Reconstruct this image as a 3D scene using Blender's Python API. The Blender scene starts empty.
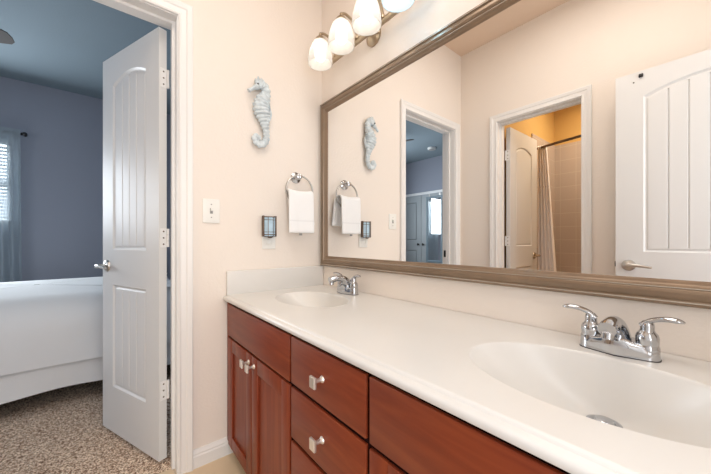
import bpy, bmesh, math, random
from mathutils import Vector, Matrix
from math import sin, cos, pi, radians as R

# ------------------------------------------------------------------ camera, world, lights, exposure
S = bpy.context.scene
C = S.collection
cam_d = bpy.data.cameras.new('camera')
cam = bpy.data.objects.new('camera', cam_d)
C.objects.link(cam)
YAW = R(39.4958)
cam.location = (1.5616, -1.0201, 1.0503)
cam.rotation_euler = Vector((-cos(YAW), sin(YAW), 0)).to_track_quat('-Z', 'Y').to_euler()
cam_d.sensor_width = 36
cam_d.lens = 303.157 / 711 * 36
cam_d.shift_y = 4.0 / 711
cam_d.clip_start = 0.01
S.camera = cam
S.view_settings.view_transform = 'Standard'
S.view_settings.look = 'None'
S.view_settings.gamma = 1.0
S.view_settings.use_curve_mapping = False
S.view_settings.exposure = 0.08
S.cycles.use_denoising = True
S.cycles.max_bounces = 10
S.cycles.diffuse_bounces = 6
S.cycles.transparent_max_bounces = 12
S.cycles.sample_clamp_indirect = 6.0
S.cycles.blur_glossy = 0.5

W = bpy.data.worlds.new('daylight')
S.world = W
W.use_nodes = True
bg = W.node_tree.nodes['Background']
bg.inputs[0].default_value = (0.80, 0.90, 1.0, 1)
bg.inputs[1].default_value = 5.0


def area(name, loc, target, sx, sy, power, col):
    d = bpy.data.lights.new(name, 'AREA')
    d.shape = 'RECTANGLE'
    d.size, d.size_y = sx, sy
    d.energy = power
    d.color = col
    o = bpy.data.objects.new(name, d)
    C.objects.link(o)
    o.location = loc
    o.rotation_euler = (Vector(target) - Vector(loc)).to_track_quat('-Z', 'Y').to_euler()
    return o


LIGHT_CEIL = area('bathroom_ceiling_fill', (1.15, -0.75, 2.74), (1.15, -0.75, 0), 1.0, 0.7, 13, (1.0, 0.93, 0.85))  # unseen fill light added under the ceiling to brighten the bathroom
LIGHT_HALL = area('hall_fill', (2.35, -1.0, 1.2), (0.4, -0.75, 0.9), 0.8, 1.8, 21.5, (0.91, 0.95, 1.0))  # fill light added in the hall, shining in through the entry doorway
LIGHT_BED = area('bedroom_window_daylight', (-2.98, -2.40, 1.66), (0.0, -2.40, 1.66), 1.2, 0.86, 54, (0.86, 0.93, 1.0))
LIGHT_BED2 = area('bedroom_side_fill', (-0.55, -3.9, 1.5), (-1.1, -1.3, 0.4), 0.8, 1.1, 16, (0.90, 0.95, 1.0))  # fill light added for the bed side and door; no window here
LIGHT_TUB = area('tub_room_ceiling_lamp', (1.0, -2.5, 2.6), (0.9, -2.5, 0), 0.4, 0.4, 18, (1.0, 0.84, 0.62))

BULB_POWER = 8.6
BULB_WARM = (1.0, 0.89, 0.76)
BULB_COOL = (0.35, 0.72, 1.0)


# ------------------------------------------------------------------ materials
def nodes(name):
    m = bpy.data.materials.new(name)
    m.use_nodes = True
    nt = m.node_tree
    return m, nt, nt.nodes['Principled BSDF']


def mat(name, col, rough=0.5, metal=0.0, spec=0.5, bump=0, bscale=200, vary=0.0, vscale=8, coat=0, emit=None, estr=0, stretch=None):
    m, nt, b = nodes(name)
    b.inputs['Base Color'].default_value = (*col, 1)
    b.inputs['Roughness'].default_value = rough
    b.inputs['Metallic'].default_value = metal
    b.inputs['Specular IOR Level'].default_value = spec
    b.inputs['Coat Weight'].default_value = coat
    L = nt.links
    tc = nt.nodes.new('ShaderNodeTexCoord')
    src = tc.outputs['Object']
    if stretch:
        mp = nt.nodes.new('ShaderNodeMapping')
        mp.inputs['Scale'].default_value = stretch
        L.new(src, mp.inputs[0])
        src = mp.outputs[0]
    if bump:
        n = nt.nodes.new('ShaderNodeTexNoise')
        n.inputs['Scale'].default_value = bscale
        n.inputs['Detail'].default_value = 3
        L.new(src, n.inputs['Vector'])
        bp = nt.nodes.new('ShaderNodeBump')
        bp.inputs['Strength'].default_value = bump
        bp.inputs['Distance'].default_value = 0.004
        L.new(n.outputs[0], bp.inputs['Height'])
        L.new(bp.outputs[0], b.inputs['Normal'])
    if vary:
        n = nt.nodes.new('ShaderNodeTexNoise')
        n.inputs['Scale'].default_value = vscale
        n.inputs['Detail'].default_value = 4
        L.new(src, n.inputs['Vector'])
        r = nt.nodes.new('ShaderNodeValToRGB')
        r.color_ramp.elements[0].position = 0.3
        r.color_ramp.elements[1].position = 0.7
        r.color_ramp.elements[0].color = (*[c * (1 - vary) for c in col], 1)
        r.color_ramp.elements[1].color = (*[min(1, c * (1 + vary)) for c in col], 1)
        L.new(n.outputs[0], r.inputs[0])
        L.new(r.outputs[0], b.inputs['Base Color'])
    if emit:
        b.inputs['Emission Color'].default_value = (*emit, 1)
        b.inputs['Emission Strength'].default_value = estr
    return m


def tile_mat(name, col, grout, size, rough, axes='XY', gap=0.006):
    m, nt, b = nodes(name)
    L = nt.links
    tc = nt.nodes.new('ShaderNodeTexCoord')
    sp = nt.nodes.new('ShaderNodeSeparateXYZ')
    L.new(tc.outputs['Object'], sp.inputs[0])
    cb = nt.nodes.new('ShaderNodeCombineXYZ')
    L.new(sp.outputs[axes[0]], cb.inputs[0])
    L.new(sp.outputs[axes[1]], cb.inputs[1])
    br = nt.nodes.new('ShaderNodeTexBrick')
    br.offset = 0
    br.inputs['Scale'].default_value = 1
    br.inputs['Brick Width'].default_value = size
    br.inputs['Row Height'].default_value = size
    br.inputs['Mortar Size'].default_value = gap / 2
    br.inputs['Color1'].default_value = (*col, 1)
    br.inputs['Color2'].default_value = (*[c * 0.96 for c in col], 1)
    br.inputs['Mortar'].default_value = (*grout, 1)
    L.new(cb.outputs[0], br.inputs['Vector'])
    L.new(br.outputs['Color'], b.inputs['Base Color'])
    bp = nt.nodes.new('ShaderNodeBump')
    bp.inputs['Strength'].default_value = 0.4
    bp.inputs['Distance'].default_value = 0.003
    bp.invert = True
    L.new(br.outputs['Fac'], bp.inputs['Height'])
    L.new(bp.outputs[0], b.inputs['Normal'])
    b.inputs['Roughness'].default_value = rough
    return m


def carpet_mat():
    m, nt, b = nodes('speckled_carpet')
    L = nt.links
    tc = nt.nodes.new('ShaderNodeTexCoord')
    v = nt.nodes.new('ShaderNodeTexVoronoi')
    v.inputs['Scale'].default_value = 200
    L.new(tc.outputs['Object'], v.inputs['Vector'])
    bw = nt.nodes.new('ShaderNodeRGBToBW')
    L.new(v.outputs['Color'], bw.inputs[0])
    r = nt.nodes.new('ShaderNodeValToRGB')
    e = r.color_ramp.elements
    e[0].position, e[0].color = 0.2, (0.17, 0.095, 0.06, 1)
    e[1].position, e[1].color = 0.8, (0.95, 0.80, 0.64, 1)
    k = e.new(0.5)
    k.color = (0.60, 0.43, 0.31, 1)
    L.new(bw.outputs[0], r.inputs[0])
    L.new(r.outputs[0], b.inputs['Base Color'])
    bp = nt.nodes.new('ShaderNodeBump')
    bp.inputs['Strength'].default_value = 0.8
    bp.inputs['Distance'].default_value = 0.008
    L.new(bw.outputs[0], bp.inputs['Height'])
    L.new(bp.outputs[0], b.inputs['Normal'])
    b.inputs['Roughness'].default_value = 1
    b.inputs['Specular IOR Level'].default_value = 0.1
    return m


def wood_mat(name, dark, mid, light, scale, rough=0.38):
    m, nt, b = nodes(name)
    L = nt.links
    tc = nt.nodes.new('ShaderNodeTexCoord')
    mp = nt.nodes.new('ShaderNodeMapping')
    mp.inputs['Scale'].default_value = scale
    L.new(tc.outputs['Object'], mp.inputs[0])
    n = nt.nodes.new('ShaderNodeTexNoise')
    n.inputs['Scale'].default_value = 4
    n.inputs['Detail'].default_value = 6
    n.inputs['Distortion'].default_value = 0.6
    L.new(mp.outputs[0], n.inputs['Vector'])
    r = nt.nodes.new('ShaderNodeValToRGB')
    e = r.color_ramp.elements
    e[0].position, e[0].color = 0.25, (*dark, 1)
    e[1].position, e[1].color = 0.75, (*light, 1)
    e.new(0.5).color = (*mid, 1)
    L.new(n.outputs[0], r.inputs[0])
    L.new(r.outputs[0], b.inputs['Base Color'])
    b.inputs['Roughness'].default_value = rough
    b.inputs['Specular IOR Level'].default_value = 0.32
    return m


def sheer_mat(name, col, alpha):
    m, nt, b = nodes(name)
    L = nt.links
    d = nt.nodes.new('ShaderNodeBsdfDiffuse')
    d.inputs[0].default_value = (*col, 1)
    t = nt.nodes.new('ShaderNodeBsdfTranslucent')
    t.inputs[0].default_value = (*col, 1)
    tr = nt.nodes.new('ShaderNodeBsdfTransparent')
    a = nt.nodes.new('ShaderNodeMixShader')
    a.inputs[0].default_value = 0.5
    L.new(d.outputs[0], a.inputs[1])
    L.new(t.outputs[0], a.inputs[2])
    c = nt.nodes.new('ShaderNodeMixShader')
    c.inputs[0].default_value = alpha
    L.new(tr.outputs[0], c.inputs[1])
    L.new(a.outputs[0], c.inputs[2])
    L.new(c.outputs[0], nt.nodes['Material Output'].inputs[0])
    return m


def shade_mat(name, col, transparent=0.32):
    m, nt, b = nodes(name)
    L = nt.links
    d = nt.nodes.new('ShaderNodeBsdfDiffuse')
    d.inputs[0].default_value = (*col, 1)
    t = nt.nodes.new('ShaderNodeBsdfTranslucent')
    t.inputs[0].default_value = (*col, 1)
    tr = nt.nodes.new('ShaderNodeBsdfTransparent')
    a = nt.nodes.new('ShaderNodeMixShader')
    a.inputs[0].default_value = 0.5
    L.new(d.outputs[0], a.inputs[1])
    L.new(t.outputs[0], a.inputs[2])
    c = nt.nodes.new('ShaderNodeMixShader')
    c.inputs[0].default_value = 1 - transparent
    L.new(tr.outputs[0], c.inputs[1])
    L.new(a.outputs[0], c.inputs[2])
    L.new(c.outputs[0], nt.nodes['Material Output'].inputs[0])
    return m


def glow(name, col, st):
    m, nt, b = nodes(name)
    e = nt.nodes.new('ShaderNodeEmission')
    e.inputs[0].default_value = (*col, 1)
    e.inputs[1].default_value = st
    nt.links.new(e.outputs[0], nt.nodes['Material Output'].inputs[0])
    return m


M = {}
M['paint'] = mat('cream_wall_paint', (0.80, 0.735, 0.672), 0.75, bump=0.22, bscale=90)
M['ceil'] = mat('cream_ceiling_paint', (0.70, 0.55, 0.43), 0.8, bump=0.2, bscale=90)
M['paint_bed'] = mat('slate_blue_wall_paint', (0.29, 0.31, 0.365), 0.8, bump=0.2, bscale=90)
M['ceil_bed'] = mat('dimmed_blue_ceiling_paint', (0.195, 0.25, 0.285), 0.85, bump=0.2, bscale=80)  # white ceiling; its dim blue light is put into the base colour
M['paint_tub'] = mat('ochre_wall_paint', (0.60, 0.38, 0.13), 0.8, bump=0.2, bscale=90)
M['trim'] = mat('white_trim_paint', (0.79, 0.785, 0.775), 0.35)
M['door'] = mat('white_door_paint', (0.68, 0.68, 0.675), 0.42, spec=0.35)
M['tile'] = tile_mat('beige_floor_tile', (0.66, 0.52, 0.36), (0.5, 0.4, 0.3), 0.33, 0.4)
M['tubx'] = tile_mat('beige_bath_tile', (0.50, 0.42, 0.37), (0.60, 0.53, 0.47), 0.152, 0.25, 'XZ', 0.004)
M['tuby'] = tile_mat('beige_bath_tile_side', (0.50, 0.42, 0.37), (0.60, 0.53, 0.47), 0.152, 0.25, 'YZ', 0.004)
M['carpet'] = carpet_mat()
M['woodv'] = wood_mat('cherry_wood_upright', (0.165, 0.027, 0.010), (0.215, 0.040, 0.014), (0.27, 0.060, 0.020), (9, 9, 0.9))
M['woodh'] = wood_mat('cherry_wood_level', (0.165, 0.027, 0.010), (0.215, 0.040, 0.014), (0.27, 0.060, 0.020), (0.9, 9, 9))
M['woodshade'] = mat('shaded_cherry_wood', (0.018, 0.004, 0.004), 0.9, spec=0.1)  # same cherry wood, with the shade of the gaps painted into its colour
M['marble'] = mat('white_cultured_marble', (0.69, 0.68, 0.66), 0.3, spec=0.4, vary=0.015, vscale=5)
M['chrome'] = mat('polished_chrome', (0.52, 0.535, 0.56), 0.06, metal=1)
M['nickel'] = mat('satin_nickel', (0.56, 0.54, 0.51), 0.28, metal=1)
M['ringmetal'] = mat('brushed_ring_metal', (0.42, 0.40, 0.37), 0.3, metal=1)
M['pull'] = mat('pale_satin_metal', (0.80, 0.77, 0.72), 0.32, metal=0.85)
M['bronze'] = mat('aged_bronze', (0.14, 0.10, 0.075), 0.4, metal=0.8)
M['antique'] = mat('antique_pewter_metal', (0.46, 0.38, 0.28), 0.3, metal=1)
M['frame'] = mat('bronze_brown_frame_finish', (0.235, 0.165, 0.110), 0.3, metal=0.35, vary=0.10, vscale=14)
M['mirror'] = mat('silvered_glass', (0.93, 0.93, 0.925), 0.0, metal=1)
M['black'] = mat('dark_metal', (0.03, 0.028, 0.028), 0.45, metal=0.4)
M['plastic'] = mat('white_plastic', (0.80, 0.80, 0.77), 0.3)
M['slot'] = mat('plain_grey_plastic', (0.30, 0.30, 0.29), 0.5)  # plain grey shared by slot, screws, vent ring and tag
M['seahorse'] = mat('whitewashed_blue_resin', (0.58, 0.65, 0.69), 0.7, vary=0.16, vscale=45, bump=0.2, bscale=200)
M['blueglass'] = mat('pale_blue_glass', (0.42, 0.58, 0.70), 0.15, vary=0.1, vscale=40)
M['towel'] = mat('white_terry_cloth', (0.90, 0.91, 0.92), 0.95, spec=0.1, bump=0.6, bscale=420)
M['bedding'] = mat('white_cotton_bedding', (0.80, 0.80, 0.79), 0.9, spec=0.1, bump=0.15, bscale=60)
M['mattress'] = mat('plain_mattress_ticking', (0.6, 0.6, 0.6), 0.9)
M['bedbase'] = mat('dark_bed_base_fabric', (0.02, 0.02, 0.022), 0.9)
M['sheer'] = sheer_mat('sheer_blue_grey_voile', (0.56, 0.64, 0.68), 0.60)
M['blind'] = mat('white_blind_slat', (0.82, 0.84, 0.84), 0.4)
M['glass'] = sheer_mat('window_glass', (0.7, 0.8, 0.8), 0.08)
M['fanblade'] = mat('grey_brown_fan_blade', (0.07, 0.062, 0.058), 0.6, spec=0.15)
M['fanmetal'] = mat('dark_fan_motor_metal', (0.05, 0.045, 0.045), 0.4, metal=0.6)
M['cloth'] = mat('off_white_shower_cloth', (0.90, 0.87, 0.86), 0.85)
M['shade'] = shade_mat('frosted_white_glass', (0.72, 0.72, 0.715))
M['bulb'] = glow('warm_lamp_glow', BULB_WARM, BULB_POWER)
M['bulbcool'] = glow('cool_lamp_glow', BULB_COOL, BULB_POWER * 2.8)
M['closet'] = mat('dimmed_white_closet_paint', (0.34, 0.37, 0.38), 0.5)  # white doors greyed: dim bedroom light put into the base colour


# ------------------------------------------------------------------ mesh helpers
def wloc(o):
    v = Vector((0, 0, 0))
    while o is not None:
        v += o.location
        o = o.parent
    return v


class MB:
    def __init__(self):
        self.bm = bmesh.new()

    def merge(self, tb, mtx=None):
        if mtx is not None:
            bmesh.ops.transform(tb, matrix=mtx, verts=tb.verts)
        me = bpy.data.meshes.new('tmp')
        tb.to_mesh(me)
        tb.free()
        self.bm.from_mesh(me)
        bpy.data.meshes.remove(me)
        return self

    def box(self, x0, x1, y0, y1, z0, z1, bevel=0.0, seg=2, mtx=None):
        tb = bmesh.new()
        bmesh.ops.create_cube(tb, size=1)
        bmesh.ops.scale(tb, vec=(x1 - x0, y1 - y0, z1 - z0), verts=tb.verts)
        bmesh.ops.translate(tb, vec=((x0 + x1) / 2, (y0 + y1) / 2, (z0 + z1) / 2), verts=tb.verts)
        if bevel:
            bmesh.ops.bevel(tb, geom=tb.edges[:], offset=bevel, segments=seg, profile=0.5, affect='EDGES')
        return self.merge(tb, mtx)

    def rings(self, rings, closed=True, cap0=False, cap1=False, mtx=None):
        tb = bmesh.new()
        vs = [[tb.verts.new(p) for p in r] for r in rings]
        n = len(vs[0])
        for a, b in zip(vs, vs[1:]):
            for i in range(n if closed else n - 1):
                j = (i + 1) % n
                tb.faces.new((a[i], a[j], b[j], b[i]))
        if cap0:
            tb.faces.new(vs[0][::-1])
        if cap1:
            tb.faces.new(vs[-1])
        bmesh.ops.recalc_face_normals(tb, faces=tb.faces)
        return self.merge(tb, mtx)

    def lathe(self, prof, loc=(0, 0, 0), axis=(0, 0, 1), seg=24, cap0=True, cap1=True):
        q = Vector((0, 0, 1)).rotation_difference(Vector(axis).normalized()).to_matrix().to_4x4()
        mtx = Matrix.Translation(loc) @ q
        rr = [[(r * cos(2 * pi * i / seg), r * sin(2 * pi * i / seg), z) for i in range(seg)] for r, z in prof]
        return self.rings(rr, True, cap0, cap1, mtx)

    def tube(self, pts, rad, seg=12, caps=True, flat=None, up=None):
        pts = [Vector(p) for p in pts]
        n = len(pts)
        if not isinstance(rad, (list, tuple)):
            rad = [rad] * n
        T = []
        for i in range(n):
            T.append((pts[min(i + 1, n - 1)] - pts[max(i - 1, 0)]).normalized())
        u = Vector(up) if up else (Vector((0, 0, 1)) if abs(T[0].z) < 0.9 else Vector((1, 0, 0)))
        rr = []
        for i in range(n):
            u = (u - T[i] * u.dot(T[i])).normalized()
            v = T[i].cross(u)
            fu = flat if flat else 1.0
            rr.append([tuple(pts[i] + (u * cos(2 * pi * k / seg) * fu + v * sin(2 * pi * k / seg)) * rad[i]) for k in range(seg)])
        return self.rings(rr, True, caps, caps)

    def poly(self, pts, depth_vec):
        d = Vector(depth_vec)
        return self.rings([pts, [tuple(Vector(p) + d) for p in pts]], True, True, True)

    def sphere(self, loc, r, scale=(1, 1, 1), u=20, v=12):
        tb = bmesh.new()
        bmesh.ops.create_uvsphere(tb, u_segments=u, v_segments=v, radius=r)
        bmesh.ops.scale(tb, vec=scale, verts=tb.verts)
        bmesh.ops.translate(tb, vec=loc, verts=tb.verts)
        return self.merge(tb)

    def torus(self, center, R0, r, normal, a0=0, a1=2 * pi, n=48, seg=10):
        q = Vector((0, 0, 1)).rotation_difference(Vector(normal).normalized())
        full = abs(a1 - a0 - 2 * pi) < 1e-6
        rr = []
        cnt = n if full else n + 1
        for i in range(cnt):
            a = a0 + (a1 - a0) * i / n
            ring = []
            for k in range(seg):
                b = 2 * pi * k / seg
                ring.append(tuple(Vector(center) + q @ Vector(((R0 + r * cos(b)) * cos(a), (R0 + r * cos(b)) * sin(a), r * sin(b)))))
            rr.append(ring)
        if full:
            rr.append(rr[0])
        self.rings(rr, True, not full, not full)
        if full:
            bmesh.ops.remove_doubles(self.bm, verts=self.bm.verts, dist=1e-6)
        return self

    def out(self, name, m, parent=None, angle=35, mtx=None, smooth=True):
        bm = self.bm
        if mtx is not None:
            bmesh.ops.transform(bm, matrix=mtx, verts=bm.verts)
        bm.normal_update()
        for f in bm.faces:
            f.smooth = smooth
        for e in bm.edges:
            if len(e.link_faces) == 2 and e.calc_face_angle(0) > R(angle):
                e.smooth = False
        if parent is None:
            xs = [v.co for v in bm.verts]
            lo = Vector([min(c[i] for c in xs) for i in range(3)])
            hi = Vector([max(c[i] for c in xs) for i in range(3)])
            off = Vector(((lo.x + hi.x) / 2, (lo.y + hi.y) / 2, lo.z))
        else:
            off = wloc(parent)
        bmesh.ops.translate(bm, vec=-off, verts=bm.verts)
        me = bpy.data.meshes.new(name)
        bm.to_mesh(me)
        bm.free()
        me.materials.append(m)
        o = bpy.data.objects.new(name, me)
        C.objects.link(o)
        if parent is None:
            o.location = off
        else:
            o.parent = parent
        return o


def tag(o, label, cat, group=None, kind=None):
    o['label'] = label
    o['category'] = cat
    if group:
        o['group'] = group
    if kind:
        o['kind'] = kind
    return o


def thing(name, loc, label, cat, group=None):
    o = bpy.data.objects.new(name, None)
    o.empty_display_size = 0.05
    C.objects.link(o)
    o.location = loc
    return tag(o, label, cat, group)


def struct(o, label, cat):
    return tag(o, label, cat, None, 'structure')


def smooth_path(pts, n=8):
    """Catmull-Rom through points (tuples of any length)."""
    out = []
    P = [pts[0]] + list(pts) + [pts[-1]]
    for i in range(1, len(P) - 2):
        p0, p1, p2, p3 = P[i - 1], P[i], P[i + 1], P[i + 2]
        for k in range(n):
            t = k / n
            out.append(tuple(0.5 * (2 * b + (c - a) * t + (2 * a - 5 * b + 4 * c - d) * t * t + (3 * b - a - 3 * c + d) * t ** 3)
                             for a, b, c, d in zip(p0, p1, p2, p3)))
    out.append(tuple(pts[-1]))
    return out


# ------------------------------------------------------------------ dimensions
ZC = 2.775           # bathroom ceiling
ZB = 2.74            # bedroom ceiling
YF = -1.5556         # bathroom front wall (faces the mirror)
XR = 1.95            # right wall
D1 = (-1.447, -0.773, 2.061)     # bedroom doorway in the left wall: y0, y1, top
D2 = (0.345, 0.929, 2.055)       # tub room doorway in the front wall: x0, x1, top
D3 = (-1.40, -0.62, 2.06)        # entry doorway in the right wall
J = 0.018                        # jamb board thickness
XBK = -3.15          # bedroom back wall
YCL = -4.10          # closet wall
YHD = -0.30          # bedroom headboard wall
WIN = (-3.15, -1.78, 1.22, 2.10) # bedroom window y0,y1,z0,z1
YTB = -3.05          # tub room back wall
XTL = 0.30           # tub alcove left wall

# ------------------------------------------------------------------ floors, ceilings
struct(MB().box(-0.06, 3.2, YF - 0.12, 0.12, -0.06, 0).out('floor', M['tile']), 'beige square tiled bathroom floor beside the vanity', 'floor')
struct(MB().box(XBK - 0.12, -0.06, YCL - 0.12, YHD + 0.12, -0.06, 0.0).out('floor_bedroom', M['carpet']), 'speckled brown carpet on the bedroom floor', 'floor')
struct(MB().box(-0.06, 1.95, YTB - 0.12, YF - 0.12, -0.06, 0).out('floor_tub_room', M['tile']), 'beige tiled floor of the tub room', 'floor')
struct(MB().box(-0.12, XR + 0.12, YF - 0.12, 0.12, ZC, ZC + 0.08).out('ceiling', M['ceil']), 'cream ceiling over the vanity', 'ceiling')
struct(MB().box(XBK - 0.12, -0.12, YCL - 0.12, YHD + 0.12, ZB, ZB + 0.08).out('ceiling_bedroom', M['ceil_bed']), 'blue-grey bedroom ceiling above the fan', 'ceiling')
struct(MB().box(-0.12, XR + 0.12, YTB - 0.12, YF - 0.12, ZC, ZC + 0.08).out('ceiling_tub_room', M['ceil']), 'ceiling of the tub room', 'ceiling')

# ------------------------------------------------------------------ walls
struct(MB().box(-0.12, XR + 0.12, 0, 0.12, 0, ZC).out('wall_back', M['paint']), 'cream wall that carries the long mirror', 'wall')
m = MB()
m.box(-0.06, 0, D1[1] + J, 0, 0, ZC)
m.box(-0.06, 0, YF - 0.12, D1[0] - J, 0, ZC)
m.box(-0.06, 0, D1[0] - J, D1[1] + J, D1[2] + J, ZC)
struct(m.out('wall_left', M['paint']), 'cream wall with the seahorse ornament and the bedroom doorway', 'wall')
m = MB()
m.box(-0.12, -0.06, D1[1] + J, YHD + 0.12, 0, ZB)
m.box(-0.12, -0.06, YCL - 0.12, D1[0] - J, 0, ZB)
m.box(-0.12, -0.06, D1[0] - J, D1[1] + J, D1[2] + J, ZB)
struct(m.out('wall_bedroom_right', M['paint_bed']), 'bedroom side of the doorway wall', 'wall')
m = MB()
m.box(0, D2[0] - J, YF - 0.06, YF, 0, ZC)
m.box(D2[1] + J, XR, YF - 0.06, YF, 0, ZC)
m.box(D2[0] - J, D2[1] + J, YF - 0.06, YF, D2[2] + J, ZC)
struct(m.out('wall_front', M['paint']), 'cream wall seen in the mirror, with the tub room doorway', 'wall')
m = MB()
m.box(0, D2[0] - J, YF - 0.12, YF - 0.06, 0, ZC)
m.box(D2[1] + J, XR, YF - 0.12, YF - 0.06, 0, ZC)
m.box(D2[0] - J, D2[1] + J, YF - 0.12, YF - 0.06, D2[2] + J, ZC)
struct(m.out('wall_tub_room_front', M['paint_tub']), 'ochre tub room side of the doorway wall', 'wall')
m = MB()
m.box(XR, XR + 0.12, D3[1] + J, 0, 0, ZC)
m.box(XR, XR + 0.12, YF - 0.12, D3[0] - J, 0, ZC)
m.box(XR, XR + 0.12, D3[0] - J, D3[1] + J, D3[2] + J, ZC)
struct(m.out('wall_right', M['paint']), 'cream wall with the entry doorway', 'wall')
# bedroom shell
m = MB()
m.box(XBK - 0.12, XBK, YCL, WIN[0], 0, ZB)
m.box(XBK - 0.12, XBK, WIN[1], YHD, 0, ZB)
m.box(XBK - 0.12, XBK, WIN[0], WIN[1], 0, WIN[2])
m.box(XBK - 0.12, XBK, WIN[0], WIN[1], WIN[3], ZB)
struct(m.out('wall_bedroom_back', M['paint_bed']), 'slate blue bedroom wall behind the bed, with the curtained window', 'wall')
struct(MB().box(XBK - 0.12, -0.12, YCL - 0.12, YCL, 0, ZB).out('wall_bedroom_closet', M['paint_bed']), 'blue-grey bedroom wall around the closet doors', 'wall')
struct(MB().box(XBK - 0.12, -0.12, YHD, YHD + 0.12, 0, ZB).out('wall_bedroom_left', M['paint_bed']), 'slate blue bedroom wall at the head of the bed', 'wall')
# short hall outside the entry doorway
m = MB()
m.box(3.1, 3.2, YF - 0.12, 0.12, 0, 2.5)
m.box(XR + 0.12, 3.1, YF - 0.12, YF, 0, 2.5)
m.box(XR + 0.12, 3.1, 0, 0.12, 0, 2.5)
struct(m.out('wall_hall', M['paint']), 'cream walls of the hall outside the entry doorway', 'wall')
struct(MB().box(XR + 0.12, 3.2, YF - 0.12, 0.12, 2.5, 2.56).out('ceiling_hall', M['ceil']), 'ceiling of the hall outside the entry doorway', 'ceiling')
# tub room shell: painted wall above, tile below
ZT = 2.16
struct(MB().box(XTL - 0.12, XR, YTB - 0.12, YTB, 0, ZC).out('wall_tub_room_back', M['paint_tub']), 'ochre wall at the back of the tub', 'wall')
struct(MB().box(XTL - 0.12, XTL, YTB, YF - 0.12, 0, ZC).out('wall_tub_room_left', M['paint_tub']), 'ochre wall beside the tub room door', 'wall')
struct(MB().box(XR, XR + 0.12, YTB - 0.12, YF - 0.12, 0, ZC).out('wall_tub_room_right', M['paint_tub']), 'ochre wall at the far end of the tub room', 'wall')
struct(MB().box(XTL, XR, YTB, YTB + 0.012, 0, ZT).out('trim_1', M['tubx']), 'square beige tiles on the back wall of the tub', 'wall tiles')
struct(MB().box(XTL, XTL + 0.012, YTB + 0.012, -2.38, 0, ZT).out('trim_2', M['tuby']), 'square beige tiles on the end wall of the tub beside the shower curtain', 'wall tiles')


# ------------------------------------------------------------------ casings, jambs, baseboards
def casing(mapf, s0, s1, zt, name, label, width=0.062):
    prof = [(0.004, 0), (0.004, 0.010), (0.010, 0.013), (0.016, 0.010), (0.034, 0.012), (0.040, 0.016), (0.050, 0.018), (width - 0.004, 0.020), (width, 0.018), (width, 0)]
    m = MB()
    rr = []
    for w, t in prof:
        rr.append([mapf(s0 - w, t, 0), mapf(s0 - w, t, zt + w), mapf(s1 + w, t, zt + w), mapf(s1 + w, t, 0)])
    m.rings(rr, closed=False)
    return struct(m.out(name, M['trim'], angle=20), label, 'door trim')


def jamb(mapf, s0, s1, zt, depth, stop0, stop1, name, label):
    m = MB()
    def bx(a0, a1, t0, t1, z0, z1):
        p, q = mapf(a0, t0, z0), mapf(a1, t1, z1)
        m.box(min(p[0], q[0]), max(p[0], q[0]), min(p[1], q[1]), max(p[1], q[1]), min(p[2], q[2]), max(p[2], q[2]))
    bx(s0 - J, s0, -depth, 0, 0, zt)
    bx(s1, s1 + J, -depth, 0, 0, zt)
    bx(s0 - J, s1 + J, -depth, 0, zt, zt + J)
    bx(s0, s0 + 0.012, stop0, stop1, 0, zt)
    bx(s1 - 0.012, s1, stop0, stop1, 0, zt)
    bx(s0 + 0.012, s1 - 0.012, stop0, stop1, zt - 0.012, zt)
    return struct(m.out(name, M['trim']), label, 'door frame')


mapL = lambda s, t, z: (t, s, z)
mapLB = lambda s, t, z: (-0.12 - t, s, z)
mapF = lambda s, t, z: (s, YF + t, z)
mapR = lambda s, t, z: (XR - t, s, z)
casing(mapL, D1[0], D1[1], D1[2], 'trim_3', 'white moulded casing around the bedroom doorway')
casing(mapLB, D1[0], D1[1], D1[2], 'trim_4', 'white casing on the bedroom side of the doorway')
jb = jamb(mapL, D1[0], D1[1], D1[2], 0.12, -0.083, -0.048, 'trim_5', 'white jamb lining the bedroom doorway')
st = MB().box(-0.113, -0.088, D1[0] - 0.0005, D1[0] + 0.003, 0.90, 0.962, 0.001).out('strike_plate', M['black'], jb)
st['label'] = 'dark strike plate on the jamb'
casing(mapF, D2[0], D2[1], D2[2], 'trim_6', 'white casing around the tub room doorway in the mirror')
jamb(mapF, D2[0], D2[1], D2[2], 0.12, -0.083, -0.048, 'trim_7', 'white jamb lining the tub room doorway')
casing(mapR, D3[0], D3[1], D3[2], 'trim_8', 'white casing around the entry doorway')
jamb(mapR, D3[0], D3[1], D3[2], 0.12, -0.083, -0.048, 'trim_9', 'white jamb lining the entry doorway')


def baseboard(a, b, nrm, name, label):
    a, b, nrm = Vector(a), Vector(b), Vector(nrm)
    prof = [(0, 0), (0.014, 0), (0.014, 0.052), (0.011, 0.058), (0.011, 0.066), (0.007, 0.074), (0.004, 0.083), (0, 0.083)]
    rr = [[tuple(p + nrm * t + Vector((0, 0, z))) for t, z in prof] for p in (a, b)]
    return struct(MB().rings(rr, True, True, True).out(name, M['trim'], angle=20), label, 'baseboard')


baseboard((0, D1[1] + 0.063, 0), (0, -0.50, 0), (1, 0, 0), 'baseboard_left', 'white baseboard between the doorway and the vanity')
baseboard((0.0, YF, 0), (D2[0] - 0.063, YF, 0), (0, 1, 0), 'baseboard_front', 'white baseboard beside the tub room doorway')
baseboard((D2[1] + 0.063, YF, 0), (XR, YF, 0), (0, 1, 0), 'baseboard_front_entry', 'white baseboard behind the open entry door')
baseboard((XBK, YCL, 0), (XBK, YHD, 0), (1, 0, 0), 'baseboard_bedroom', 'white baseboard along the bedroom wall')


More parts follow.
